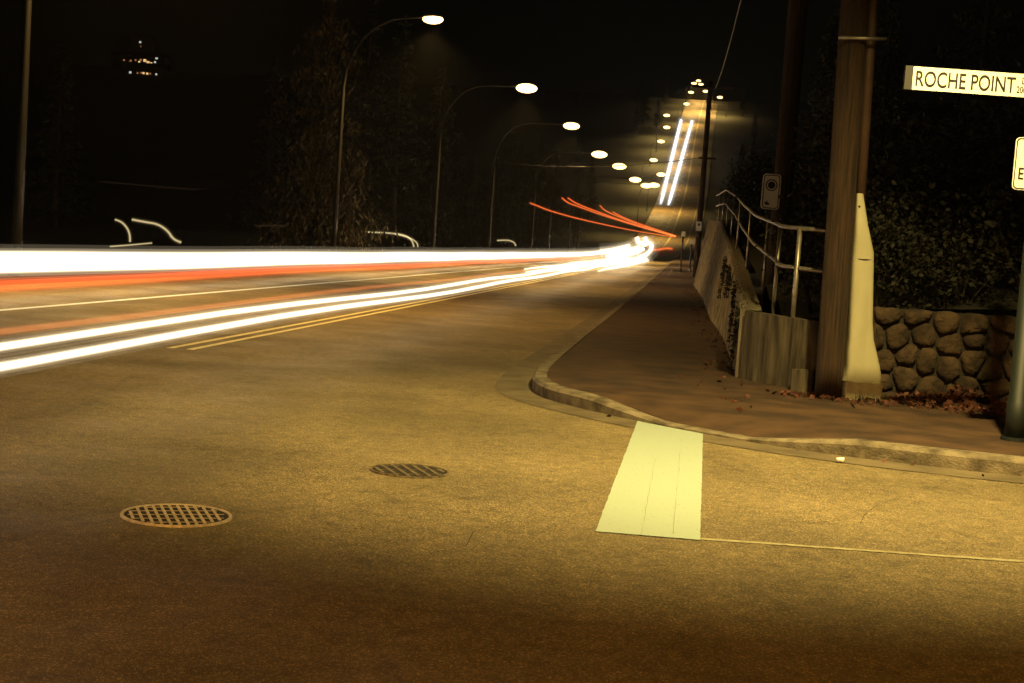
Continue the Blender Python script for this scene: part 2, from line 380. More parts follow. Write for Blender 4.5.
for c in cells:
    poly = [(c[0]-.4, max(0, c[1]-.4)), (c[0]+.4, max(0, c[1]-.4)), (c[0]+.4, min(SH, c[1]+.4)), (c[0]-.4, min(SH, c[1]+.4))]
    for d in cells:
        if d is not c and abs(d[0]-c[0]) < .9: poly = clip(poly, c, d)
    if len(poly) < 3: continue
    cx = sum(p[0] for p in poly)/len(poly); cy = sum(p[1] for p in poly)/len(poly)
    P_ = [Vector((p[0], 0, p[1])) for p in poly]
    for _ in range(2):
        q = []
        for i in range(len(P_)):
            a, b = P_[i], P_[(i+1) % len(P_)]; q += [a*.8+b*.2, a*.2+b*.8]
        P_ = q
    cen = Vector((cx, 0, cy)); bul = r_.uniform(.015, .05); rings = []
    for sc, dep in ((.93, .06), (.91, -.015), (.84, -.04-bul*.3), (.62, -.05-bul*.8), (.3, -.05-bul)):
        rings.append([bm.verts.new(cen+(p-cen)*sc+Vector((r_.uniform(-.006, .006), dep+r_.uniform(-.012, .012), r_.uniform(-.006, .006)))) for p in P_])
    for a, b in zip(rings, rings[1:]):
        for k in range(len(a)): bm.faces.new((a[k], a[(k+1) % len(a)], b[(k+1) % len(a)], b[k]))
    bm.faces.new(rings[-1])
mesh_obj('stones', bm, MT['stone'], t, smooth=True)
bm = bmesh.new(); box(bm, (SW/2, .16, SH/2-.02), (SW, .28, SH)); mesh_obj('mortar_bed', bm, MT['mortar'], t)

# ================================================================= RAILING on the wall
t = thing('metal_railing', (0, 0, 0), 'two rail galvanised pipe railing on top of the ribbed concrete wall', 'railing')
RT = [(3.9, 16.45, 2.0), (3.3, 16.62, 2.03), (3.05, 17.3, 2.05), (3.25, 18.5, 2.1), (W(24.3, 1.08).x, 24, 2.36), (W(30.3, 1.1).x, 30, 2.75), (W(36.5, 1.15).x, 36, 3.15), (W(43.5, 1.2).x, 43, 3.55), (W(50.5, 1.25).x, 50, 3.95), (W(66, 1.2).x, 65, 4.35)]
RTs = [RT[0], RT[1], RT[2]] + RT[3:]
def railpts(dz): return [Vector((x+.1, y, z-dz)) for x, y, z in RTs]
bm = bmesh.new(); tube(bm, resample(railpts(0), .6), .026, 10); mesh_obj('top_rail', bm, MT['galv'], t, True)
bm = bmesh.new(); tube(bm, resample(railpts(.47), .6), .026, 10); mesh_obj('lower_rail', bm, MT['galv'], t, True)
allp = resample(railpts(0), .3)
for k, p in enumerate([allp[3], allp[6], allp[16]] + allp[34::22]):
    bm = bmesh.new(); tube(bm, [(p.x, p.y, p.z-1.3), p], .024 if k else .03, 10); mesh_obj('post', bm, MT['galv'], t, True)

# ================================================================= POLES
def wood_pole(name, base, H, r0, r1, label, group=None, lean=(0, 0)):
    t = thing(name, base, label, 'utility pole', group)
    bm = bmesh.new(); N = 24
    tube(bm, [(lean[0]*i/N, lean[1]*i/N, -.3+(H+.3)*i/N) for i in range(N+1)], [r0+(r1-r0)*i/N + random.uniform(-.004, .004) for i in range(N+1)], 20)
    mesh_obj('shaft', bm, MT['wood'], t, True); return t
up = wood_pole('utility_pole', (3.61, 16.0, .1), 11.5, .158, .15, 'thick wooden utility pole with a pale cable shield at the corner', 'wooden utility poles', lean=(-.2, 0))
# conduit running up its right side
bm = bmesh.new(); tube(bm, [(.17, -.02, 1.9), (.12, -.02, 4), (.08, -.02, 6.5), (.0, -.02, 11)], [.06, .06, .055, .05], 12); mesh_obj('conduit', bm, MT['conduit'], up, True)
# pale cable guard: outline seen in front, given a U-shaped depth
guard_px = [(394, 844, 881), (381, 843.5, 881.5), (376, 847, 883), (366, 848, 881.5), (350, 848.5, 878), (338, 850, 875), (320, 850.5, 874), (264, 853, 875), (251, 854, 875), (235, 855.5, 871.5), (225, 856, 869.5), (193, 858.5, 865)]
PX, PY = 3.61, 16.0
def gp(px, py): a = A(px, py, 15.84); return a.x-PX, a.z-.1
prof_g = [(max(.03, gp(l_, y_)[1]) if k_ else .02, gp(l_, y_)[0], gp(r_, y_)[0]) for k_, (y_, l_, r_) in enumerate(guard_px)]
bm = bmesh.new(); rows = []
for z, xl, xr in prof_g:
    n_ = 14; row = []; xm, hw = (xl+xr)/2, (xr-xl)/2
    for k in range(n_+1):
        a = math.pi*k/n_; row.append(Vector((xm-hw*math.copysign(abs(math.cos(a))**.45, math.cos(a)), -.06-min(.11, hw*1.2)*math.sin(a)**.45, z)))
    rows.append([Vector((row[0].x, .06, z))] + row + [Vector((row[-1].x, .06, z))])
sheet(bm, rows[1:]); g = mesh_obj('cable_guard', bm, MT['shield'], up, True)
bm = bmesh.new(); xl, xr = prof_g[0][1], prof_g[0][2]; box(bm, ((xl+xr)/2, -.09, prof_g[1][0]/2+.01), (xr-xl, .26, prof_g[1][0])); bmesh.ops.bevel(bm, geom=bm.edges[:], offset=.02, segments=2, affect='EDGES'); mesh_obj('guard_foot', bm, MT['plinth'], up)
LW = sorted((a, b) for a, b, c in prof_g); RW = sorted((a, c) for a, b, c in prof_g)
for z in (.42, .7, 1.0, 1.3, 1.55, 1.72, 1.93, 2.2):
    bm = bmesh.new(); bmesh.ops.create_uvsphere(bm, u_segments=8, v_segments=6, radius=.013, matrix=Matrix.Translation((interp(LW, z)+.03, -.125, z)))
    mesh_obj('bolt', bm, MT['dark'], g)
for z in (1.62, 1.98):
    xl, xr = interp(LW, z), interp(RW, z); bm = bmesh.new(); xm, hw = (xl+xr)/2, (xr-xl)/2
    tube(bm, [(xm-hw*math.cos(math.pi*k/10), -.062-min(.12, hw)*math.sin(math.pi*k/10)**.6, z) for k in range(11)], .004, 5); mesh_obj('seam', bm, MT['dark'], g)
# step bracket rod across the pole
bm = bmesh.new(); tube(bm, [(-.27, -.19, 4.02), (.03, -.2, 4.03), (.25, -.19, 4.04)], .02, 8); mesh_obj('bracket_rod', bm, MT['galv'], up, True)
bm = bmesh.new(); tube(bm, chaikin([(-.26, -.1, 6.0), (-.30, -.14, 5.2), (-.27, -.17, 4.72), (-.16, -.19, 4.62), (-.1, -.18, 4.8)], 3), .03, 8); mesh_obj('cable_loop', bm, MT['conduit'], up, True)
# second pole behind the wall, carrying the parking sign
up2 = wood_pole('utility_pole', (A(771, 330, 24.6).x, 24.6, 1.0), 11.5, .17, .15, 'wooden utility pole behind the railing with the parking sign in front', 'wooden utility poles')
# far pole at the end of the wall
b3 = A(696.5, 262, 92); up3 = wood_pole('utility_pole', (b3.x, 92, .1), 12.6, .2, .15, 'distant dark utility pole beside the foot of the hill road', 'wooden utility poles')
for z, L in ((12.2, 1.6), (7.7, .7)):
    bm = bmesh.new(); box(bm, (0.15, -.18, z), (L*1.6, .1, .12), -.1); mesh_obj('crossarm', bm, MT['wood'], up3)
# overhead wire sagging between the poles
def wire(a, b, sag, r, label, group='overhead wires'):
    bm = bmesh.new(); a = Vector(a); b = Vector(b)
    tube(bm, [a.lerp(b, i/24)-Vector((0, 0, sag*4*(i/24)*(1-i/24))) for i in range(25)], r, 6)
    tag(mesh_obj('overhead_wire', bm, MT['wire'], smooth=True), label, 'wire', group)
wire((b3.x+.3, 91.8, 12.2), (up2.location.x-.1, 24.4, 12.2), 1.1, .03, 'sagging overhead wire rising from the distant pole to the pole behind the railing')
wire((W(108,-15).x, W(108,-15).y, 7.6), (b3.x-.3, 91.8, 7.8), .5, .025, 'thin low wire crossing the foot of the hill road')
wire((up2.location.x-.1, 24.4, 12.0), (3.6, 16.0, 11.3), .25, .02, 'short wire linking the two near utility poles above the picture')

# ================================================================= SIGNS
def text_mesh(body, size, m, parent, loc, rot=(math.pi/2, 0, 0), sx=1, ext=.001, name='lettering', sp=1):
    cu = bpy.data.curves.new(name, 'FONT'); cu.body = body; cu.size = size; cu.extrude = ext; cu.space_character = sp; cu.offset = size*.012
    ob = bpy.data.objects.new('tmp', cu); C.objects.link(ob)
    dg = bpy.context.evaluated_depsgraph_get(); me = bpy.data.meshes.new_from_object(ob.evaluated_get(dg))
    bpy.data.objects.remove(ob); me.name = name; me.materials.clear(); me.materials.append(m)
    o = bpy.data.objects.new(name, me); C.objects.link(o); o.parent = parent; o.location = loc; o.rotation_euler = rot; o.scale = (sx, 1, 1); return o
def rrect(bm, w, h, r, y0, y1, cx=0, cz=0):
    pts = []
    for (sx, sz, a0) in ((1, 1, 0), (-1, 1, 90), (-1, -1, 180), (1, -1, 270)):
        for k in range(6):
            a = rad(a0+k*18); pts.append((cx+sx*(w/2-r)+r*math.cos(a), cz+sz*(h/2-r)+r*math.sin(a)))
    f = [bm.verts.new((x, y0, z)) for x, z in pts]; b = [bm.verts.new((x, y1, z)) for x, z in pts]
    bm.faces.new(f); bm.faces.new(b[::-1])
    for i in range(len(f)): bm.faces.new((f[i], f[(i+1) % len(f)], b[(i+1) % len(f)], b[i]))
def ring(bm, ro, ri, y0, y1, cx, cz, n=40):
    rows = []
    for k in range(n+1):
        a = 2*math.pi*k/n; c, s = math.cos(a), math.sin(a)
        rows.append([(cx+ri*c, y1, cz+ri*s), (cx+ri*c, y0, cz+ri*s), (cx+ro*c, y0, cz+ro*s), (cx+ro*c, y1, cz+ro*s)])
    sheet(bm, rows)
def rring(bm, w, h, r, th, y0, y1, cx=0, cz=0):
    def loop(w, h, r):
        pts = []
        for (sx, sz, a0) in ((1, 1, 0), (-1, 1, 90), (-1, -1, 180), (1, -1, 270)):
            for k in range(6):
                a = rad(a0+k*18); pts.append((cx+sx*(w/2-r)+r*math.cos(a), cz+sz*(h/2-r)+r*math.sin(a)))
        return pts
    o_, i_ = loop(w, h, r), loop(w-2*th, h-2*th, r-th*.6); n = len(o_)
    rows = [[(i_[k % n][0], y1, i_[k % n][1]), (i_[k % n][0], y0, i_[k % n][1]), (o_[k % n][0], y0, o_[k % n][1]), (o_[k % n][0], y1, o_[k % n][1])] for k in range(n+1)]
    sheet(bm, rows)
# green-black sign post at the right
t = thing('sign_post', (4.67, 13.0, .15), 'dark green steel post by the kerb at the right edge', 'sign post')
bm = bmesh.new(); tube(bm, [(0, 0, 0), (0, 0, .35), (0, 0, .36), (0, 0, 4.2)], [.095, .095, .085, .075], 20); mesh_obj('pole', bm, MT['green'], t, True)
bm = bmesh.new(); tube(bm, [(0, 0, -.01), (0, 0, .03)], .125, 20); mesh_obj('base_plate', bm, MT['green'], t)
bm = bmesh.new(); bmesh.ops.create_uvsphere(bm, u_segments=14, v_segments=8, radius=.085, matrix=Matrix.Translation((0, 0, 4.2))); mesh_obj('cap', bm, MT['green'], t, True)
a = A(912, 78, 12.86); bq = A(1024, 85, 12.86)
zc = a.z; x0 = a.x; x1 = 5.15
t = thing('street_name_sign', (x0, 12.86, zc), 'cream street name blade with black lettering on the dark green post', 'street sign')
bm = bmesh.new(); rrect(bm, x1-x0, .205, .012, -.012, .012, (x1-x0)/2, 0); mesh_obj('blade', bm, MT['signface'], t)
bm = bmesh.new(); box(bm, (-.035, .0, 0), (.07, .05, .21)); mesh_obj('end_bracket', bm, MT['signback'], t)
bm = bmesh.new(); box(bm, (x1-x0+.02, 0, 0), (.04, .05, .21)); mesh_obj('end_bracket', bm, MT['signback'], t)
text_mesh('ROCHE POINT', .195, MT['signblack'], t, (.022, -.0135, -.068), sx=.70)
text_mesh('DR', .085, MT['signblack'], t, (.975, -.0135, .012), sx=.7)
text_mesh('2000', .085, MT['signblack'], t, (.935, -.0135, -.068), sx=.7)
a = A(1014, 162, 12.88)
t = thing('notice_sign', (a.x+.17, 12.88, a.z-.01), 'white notice plate with rounded corners cut by the right edge', 'sign')
bm = bmesh.new(); rrect(bm, .34, .47, .04, -.006, .006); mesh_obj('plate', bm, MT['signface'], t)
bm = bmesh.new(); rring(bm, .325, .455, .035, .01, -.009, -.0055); mesh_obj('border', bm, MT['signblack'], t)
text_mesh('E', .15, MT['signblack'], t, (-.13, -.008, -.14), sx=.75)
# parking sign
a = A(772, 191.5, 24.1)
t = thing('parking_sign', (a.x, 24.2, a.z), 'white rounded parking sign with a dark ringed symbol fixed to the pole behind the railing', 'sign')
bm = bmesh.new(); rrect(bm, .31, .60, .06, -.006, .006); mesh_obj('plate', bm, MT['signface'], t)
bm = bmesh.new(); rring(bm, .275, .565, .05, .014, -.010, -.0055); mesh_obj('border', bm, MT['signblack'], t)
bm = bmesh.new(); ring(bm, .1, .082, -.010, -.0055, .0, .11); mesh_obj('symbol_ring', bm, MT['signblack'], t)
bm = bmesh.new(); ring(bm, .062, 0.0, -.010, -.0055, .0, .11); mesh_obj('symbol', bm, MT['signblack'], t)
bm = bmesh.new()
vs = [bm.verts.new(p) for p in [(-.105, -.009, -.2), (-.05, -.009, -.15), (-.045, -.009, -.235)]]; bm.faces.new(vs)
bmesh.ops.solidify(bm, geom=bm.faces[:], thickness=.003); mesh_obj('arrow', bm, MT['signblack'], t)
# small sign on the far pole and two thin marker posts
a = A(702, 226, 90)
t = thing('parking_sign', (a.x, 91.6, a.z), 'tiny pale sign on the distant utility pole', 'sign')
bm = bmesh.new(); rrect(bm, .36, .6, .05, -.01, .01); mesh_obj('plate', bm, MT['signface'], t)
bm = bmesh.new(); ring(bm, .09, 0, -.014, -.009, 0, .1); mesh_obj('symbol', bm, MT['signblack'], t)
for px, py, D, lab in ((683.5, 232, 112, 'thin signpost standing left of the two at the end of the sidewalk'), (692, 240, 118, 'shorter thin signpost right of the other at the end of the sidewalk')):
    a = A(px, py, D); t = thing('sign_post', (a.x, D, .1), lab, 'sign post', 'thin posts at the end of the sidewalk')
    bm = bmesh.new(); tube(bm, [(0, 0, 0), (0, 0, a.z-.1)], .07, 8); mesh_obj('pole', bm, MT['dark'], t)
    bm = bmesh.new(); rrect(bm, .3, .4, .04, -.1, -.08, 0, a.z-.25); mesh_obj('plate', bm, MT['signface'], t)

# ================================================================= STREET LAMPS
def street_lamp(base, head, label, group, watts, lens_r=.19, far=False, cone=132, aim=None, col=(1, .63, .19), blend=.7):
    base = Vector(base); head = Vector(head)
    t = thing('street_lamp', base, label, 'street lamp', group)
    h = head-base; hv = Vector((h.x, h.y, 0)); L = hv.length; d = hv.normalized()
    top = h.z; rr = min(L*.75, 2.5)
    pts = [Vector((0, 0, 0)), Vector((0, 0, top*.35)), Vector((0, 0, top-rr*.9-.75))]
    pts += [d*(rr*(1-math.cos(a)))+Vector((0, 0, top-rr*.9-.75+(rr*.9+.7)*math.sin(a))) for a in [rad(k) for k in (15, 30, 45, 60, 75, 88)]]
    pts += [d*(L-.3)+Vector((0, 0, top+.02))]
    rs = [.11, .095, .075, .06, .055, .05, .045, .04, .04, .035]
    bm = bmesh.new(); tube(bm, pts, rs, 12 if not far else 6); mesh_obj('pole', bm, MT['steelpole'], t, True)
    bm = bmesh.new(); tube(bm, [(0, 0, 0), (0, 0, .12), (0, 0, .5)], [.2, .16, .12], 12); mesh_obj('base', bm, MT['steelpole'], t)
    ang = math.atan2(d.y, d.x)
    bm = bmesh.new(); bmesh.ops.create_uvsphere(bm, u_segments=16, v_segments=8, radius=1, matrix=Matrix.Translation(d*L+Vector((0, 0, top+.06))) @ Matrix.Rotation(ang, 4, 'Z') @ Matrix.Diagonal((.42, .17, .11, 1)))
    hd = mesh_obj('lamp_head', bm, MT['lamphead'], t, True)
    k = lens_r/.19
    bm = bmesh.new(); bmesh.ops.create_uvsphere(bm, u_segments=16, v_segments=10, radius=1, matrix=Matrix.Translation(d*(L+.04)+Vector((0, 0, top-.04*k))) @ Matrix.Rotation(ang, 4, 'Z') @ Matrix.Diagonal((.34*k, .16*k, .15*k, 1)))
    mesh_obj('lens', bm, EM['farlens' if far else 'lens'], hd, True)
    if watts:
        ld = bpy.data.lights.new('lamp_light', 'SPOT'); ld.energy = watts; ld.color = col; ld.spot_size = rad(cone); ld.spot_blend = blend; ld.shadow_soft_size = .15
        lo = bpy.data.objects.new('lamp_light', ld); C.objects.link(lo); lo.parent = t; lo.location = d*(L+.04)+Vector((0, 0, top-.08-.28*k))
        if aim:
            v = Vector(aim)-(base+lo.location); lo.rotation_euler = v.to_track_quat('-Z', 'Y').to_euler()
    return t
def solve_lamp(px, py, H):
    d = ray(px, py); k = (H-CH)/d.z; return Vector((d.x*k, d.y*k, H))
HL = 10.4
near_lamps = [(432, 18), (526, 87), (571, 125), (599, 153.5), (619, 165.5), (635, 179), (646, 185)]
labs = ['nearest lit street lamp of the row, its curved pole before the big cedar', 'second street lamp of the row along the main road, counted from the nearest lit one',
 'third street lamp of the row, between the second and the fourth', 'fourth street lamp of the row, high above the headlight glare', 'fifth street lamp of the row, just above the red streaks',
 'sixth street lamp of the row, left of the lowest pair', 'lowest street lamp of the row at the foot of the hill']
print('LAMPS')
for (px, py), lab in zip(near_lamps, labs):
    h = solve_lamp(px, py, HL); s, o = SO(h.x, h.y); b = W(s, -14.35, .02); print(round(s, 1), round(o, 2), b[:])
    far = s > 90
    street_lamp(b, h, lab, 'street lamps along the left of the main road', MAIN_LAMP_W if s < 160 else MAIN_LAMP_W*1.2, lens_r=.24 if s < 70 else (.34 if s < 130 else .42), far=far)
# the same row continues towards and past the camera
b0 = W(29.3, -14.35, .02); street_lamp(b0, (W(29.3, -11.2).x, W(29.3, -11.2).y, HL), 'tall slim lamp pole at the left edge, its lamp above the picture', 'street lamps along the left of the main road', MAIN_LAMP_W)
b0 = W(1.5, -14.35, .02); street_lamp(b0, (W(1.5, -11.2).x, W(1.5, -11.2).y, HL), 'street lamp outside the picture on the left, level with the camera', 'street lamps along the left of the main road', MAIN_LAMP_W*.1)
# hill lamps: surveyed pixel + distance on the climbing road
hill = [(654, 184.5, 330, 'L'), (661, 174, 400, 'L'), (653.5, 159.6, 450, 'L'), (661, 141, 490, 'L'), (666.7, 127, 520, 'L'), (666.7, 115, 550, 'L'), (686.6, 103.6, 590, 'L'), (691, 92, 630, 'L'), (705.7, 91, 640, 'R'), (720, 97, 620, 'R'), (694, 83, 665, 'L'), (701, 84, 690, 'R'), (698.5, 80.5, 720, 'L')]
hl = ['right member of the low pair of lamps at the foot of the hill', 'lowest lamp on the climbing part of the hill road', 'second lamp up the hill road, set furthest left', 'third lamp up the hill road', 'fourth lamp up the hill road, below a close neighbour',
 'fifth lamp up the hill road, directly above its close neighbour', 'lamp just left of the top end of the white hill streaks', 'lamp below the bright cluster on the crest, left one of a level pair', 'lamp below the bright cluster on the crest, right one of a level pair',
 'rightmost lamp on the hill crest', 'leftmost lamp of the bright cluster on the crest', 'lowest lamp of the bright cluster on the crest, to its right', 'topmost lamp of the bright cluster on the crest']
for (px, py, D, sd), lab in zip(hill, hl):
    h = A(px, py, D); s, o = SO(h.x, h.y); b = W(s, o-3.2 if sd == 'L' else o+3.2); b.z = ground_z(s, SO(b.x, b.y)[1])
    street_lamp(b, h, lab, 'street lamps up the hill', HILL_LAMP_W, lens_r=.7, far=True, cone=158)
# corner lamp above the side street, out of the picture
street_lamp((8.2, 10.6, .1), (3.4, 8.2, 8.6), 'street lamp outside the picture on the right that lights the crosswalk', 'street lamps at the corner', CORNER_LAMP_W, cone=82, aim=(1.8, 12.2, 0), col=(1, .77, .27), blend=1)

street_lamp((2.6, -13, .1), (-1.0, -13.5, 9.6), 'added fill street lamp outside the picture, behind the camera on the near kerb', 'street lamps at the corner', 22000, cone=165, col=(1, .47, .07))  # unseen lamp added as frontal fill for the guard, walls and signs
# ================================================================= LIGHT STREAKS left by passing vehicles (3-D filaments at lamp height, sheathed in painted bloom)
def glow_mat(em, k, tag_):
    """light and its painted bloom: adds to what lies behind it and casts no shadow"""
    key = em+tag_
    if key in EM: return EM[key]
    src = EM[em].node_tree.nodes; e0 = [x for x in src if x.type == 'EMISSION'][0]
    m = bpy.data.materials.new(EM[em].name+tag_); m.use_nodes = True; n = m.node_tree.nodes; n.clear()
    e = n.new('ShaderNodeEmission'); e.inputs[0].default_value = e0.inputs[0].default_value[:]; e.inputs[1].default_value = e0.inputs[1].default_value*k
    tr = n.new('ShaderNodeBsdfTransparent'); ad = n.new('ShaderNodeAddShader'); o = n.new('ShaderNodeOutputMaterial'); l = m.node_tree.links
    l.new(e.outputs[0], ad.inputs[0]); l.new(tr.outputs[0], ad.inputs[1]); l.new(ad.outputs[0], o.inputs[0]); EM[key] = m; return m
def streak(pts, r, em, label, group, name='light_trail', n=8, grow=.0025, soft=1.0):
    """a bright core inside ever fainter concentric sheaths that imitate bloom, one mesh"""
    pts = [Vector(p) for p in pts]; rs = r if isinstance(r, (list, tuple)) else [r]*len(pts)
    bm = bmesh.new(); cnt = [0]
    for f, g in ((.7, 0), (1.0, .08), (1.35, .25), (1.9, .6), (2.9, 1.2)):  # outer sheaths are bloom put into emission, widening with distance
        tube(bm, pts, [max(.004, q*f+g*grow*soft*max(0, p.y-12)) for q, p in zip(rs, pts)], n); cnt.append(len(bm.faces))
    bm.faces.ensure_lookup_table()
    for i in range(5):
        for f in bm.faces[cnt[i]:cnt[i+1]]: f.material_index = i; f.smooth = True
    me = bpy.data.meshes.new(name); bm.to_mesh(me); bm.free()
    for i, k in enumerate((.38, .18, .06, .022, .008)): me.materials.append(glow_mat(em, k*.75, '_%d' % i))
    o = bpy.data.objects.new(name, me); C.objects.link(o); return tag(o, label, 'light trail', group)
def along(off, z, a, b, step=3, wob=.02, ph=0):
    out = []; s = a
    while s <= b+.01:
        out.append(W(s, off+wob*math.sin(s*.21+ph), z+wob*.6*math.sin(s*.33+ph*2))); s += step
    return out
# oncoming lane beyond the white lane line
far = [(-12.0, .50, .05, 'lowest of the stacked white streaks in the thick far band'), (-12.1, .59, .055, 'second lowest of the stacked white streaks in the thick far band'), (-12.0, .68, .055, 'second highest of the stacked white streaks in the thick far band'), (-12.1, .77, .05, 'topmost of the stacked white streaks in the thick far band')]
for i, (o_, z_, r_, lab) in enumerate(far):
    streak(along(o_, z_, -6, 280, ph=i), r_, 'white', lab, 'headlight streaks of the far lane')
near = [(-4.28, .64, .026, 'lower of the two white streaks sweeping across the near lane'), (-4.86, .64, .026, 'upper of the two white streaks sweeping across the near lane')]
for i, (o_, z_, r_, lab) in enumerate(near):
    streak(along(o_, z_, -6, 172, ph=1.3, wob=.035), r_, 'white', lab, 'headlight streaks of the near lane')
for i, (o_, z_, a_, lab) in enumerate([(-4.6, .75, 42, 'nearest starting of the white streaks that fade in beside the pair'), (-5.5, .7, 50, 'leftmost white streak fading in beyond the pair, against the yellow line'), (-3.6, .62, 62, 'rightmost and lowest white streak fading in near the distant kerb'), (-3.9, .8, 80, 'shortest white streak, furthest down the near lane')]):
    P_ = along(o_, z_, a_, 150, ph=i); streak(P_, [.004+.085*min(1, k/10) for k in range(len(P_))], 'white', lab, 'short headlight streaks in the distance')
streak(along(-5.97, .96, -6, 120, ph=.3), .06, 'red', 'strong red tail light streak below the white band', 'tail light streaks')
streak(along(-4.62, .8, -6, 90, ph=.7), .028, 'redf', 'faint orange tail light streak above the near white streaks', 'tail light streaks')
# bus marker lamps
bus = [([(530,203,40),(538,206,41),(550,211,46),(581,219.5,56),(620,228,80),(644,232.5,95),(675,237,135)], 'lowest red streak of the bus roof lamps'),
       ([(562,198,44),(568,203,46),(581,207.5,50),(600,214.5,60),(640,227,85),(675,236,130)], 'leftmost of the upper red streaks of the bus roof lamps'),
       ([(568,198,44.5),(576,203.5,47),(590,209,52),(620,220,70),(650,229.5,95),(676,236.5,131)], 'upper red streak starting just beside the leftmost one'),
       ([(600,205.5,60),(604,210,61),(612,214,65),(640,225.5,84),(674,236,129)], 'red bus streak starting above the middle of the bundle'),
       ([(613,212,65),(622,217,70),(640,224,84),(676,236,130)], 'rightmost red bus streak of the bundle')]
for pts, lab in bus:
    P_ = chaikin([A(*p) for p in pts], 2); rr = [.010+.00026*p.y for p in P_]
    streak(P_, rr, 'red3', lab, 'red streaks of bus roof lamps', n=6, soft=.12)
streak(chaikin([A(652, 250, 150), A(660, 249.5, 155), A(667, 248, 160), A(672, 249, 165)], 1), .12, 'red3', 'short red streak right of the bright headlight knot', 'red streaks of bus roof lamps', n=6)
# bright knot where headlights wait at the foot of the hill
knots = [([(637,237),(638,243),(645,243.5),(646,246)], 'left hook of the bright headlight knot'), ([(645,237),(646,242),(652,244),(651,250),(646,255),(638,258)], 'right hook of the bright headlight knot'),
         ([(640,247),(630,250),(615,251),(600,252)], 'left tail of the bright headlight knot'), ([(644,248),(636,253),(622,255),(606,257)], 'lower tail of the bright headlight knot')]
for pts, lab in knots: streak(chaikin([A(x, y, 150) for x, y in pts], 2), .17, 'white', lab, 'bright headlight knot', n=8)
# pair climbing the hill
def onhill(pts, dz=.7):
    out = []
    for s, o_ in pts: out.append(W(s, o_, dz))
    return out
for a_, b_, lab in (((660, 207), (681, 120.5), 'left streak of the white pair on the hill road'), ((668, 207), (692, 121.5), 'right streak of the white pair on the hill road')):
    p0, p1 = A(*a_, 415), A(*b_, 603); streak([p0.lerp(p1, k/20) for k in range(21)], [.36+.009*k for k in range(21)], 'hill', lab, 'white streaks on the hill road', soft=.25)
# turning vehicles on the far left, hooked amber streaks
hooks = [([(115,219.5),(122,222),(128,229),(130,236),(130,242)], 58, .04, 'amber', 'small hooked amber streak, left one of the pair on the far left'),
 ([(132,219.5),(145,222),(158,224),(168,231),(173,239),(181,242.5)], 58, .05, 'amber', 'larger hooked amber streak, right one of the pair on the far left'),
 ([(110,246.5),(130,245),(152,243)], 58, .03, 'amber', 'short flat amber streak below the hooked pair'),
 ([(368,232),(390,233),(405,235),(412,240),(414,247)], 80, .05, 'amber', 'outer hooked amber streak behind the nearest lit lamp pole'),
 ([(395,234),(408,237),(417,242),(418,247)], 80, .04, 'amber', 'inner hooked amber streak behind the nearest lit lamp pole'),
 ([(497,240.5),(508,240),(514,242),(516,246)], 100, .05, 'amber', 'tiny hooked amber streak near the third lamp pole'),
 ([(100,181.5),(140,185),(200,190)], 95, .012, 'amberf', 'very faint long streak high on the dark left side'),
 ([(255,226),(270,225.5),(285,226)], 70, .025, 'amberf', 'very faint short streak left of the nearest lit lamp pole')]
for pts, D, r_, em, lab in hooks: streak(chaikin([A(x, y, D) for x, y in pts], 2), r_, em, lab, 'amber streaks on the far left', n=6, soft=.12)

# ================================================================= MANHOLES
def manhole(x, y, R, m, label, recess, step):
    t = thing('manhole_cover', (x, y, 0), label, 'manhole cover')
    bm = bmesh.new(); ring(bm, R, R-.035, 0, 0, 0, 0)
    bm.free(); bm = bmesh.new(); rows = []
    for k in range(49):
        a = 2*math.pi*k/48; c, s = math.cos(a), math.sin(a)
        rows.append([(R*c, R*s, .001), ((R-.003)*c, (R-.003)*s, .012), ((R-.018)*c, (R-.018)*s, .012), ((R-.021)*c, (R-.021)*s, .004)])
    sheet(bm, rows); mesh_obj('frame', bm, m, t)
    bm = bmesh.new(); bmesh.ops.create_circle(bm, cap_ends=True, radius=R-.02, segments=40, matrix=Matrix.Translation((0, 0, .006))); mesh_obj('pit', bm, MT['pit'], t)
    bm = bmesh.new(); r2 = R-.042; q = -r2+.02
    while q < r2:
        hw = math.sqrt(max(0, r2*r2-q*q))
        if hw > .03: box(bm, (0, q, .0095), (2*hw, step*.34, .005))
        q += step
    q = -r2+.05
    while q < r2:
        hw = math.sqrt(max(0, r2*r2-q*q))
        if hw > .03: box(bm, (q, 0, .0078), (step*.08, 2*hw, .004))
        q += step*2.2
    o = mesh_obj('grid', bm, m, t); o.rotation_euler[2] = rad(-70); return t
manhole(-1.79, 7.8, .305, MT['iron'], 'round ribbed metal manhole cover on the left, nearest the camera', 0, .046)
manhole(-.65, 9.83, .28, MT['ironrust'], 'smaller darker sunken manhole cover in the middle of the road', .02, .075)

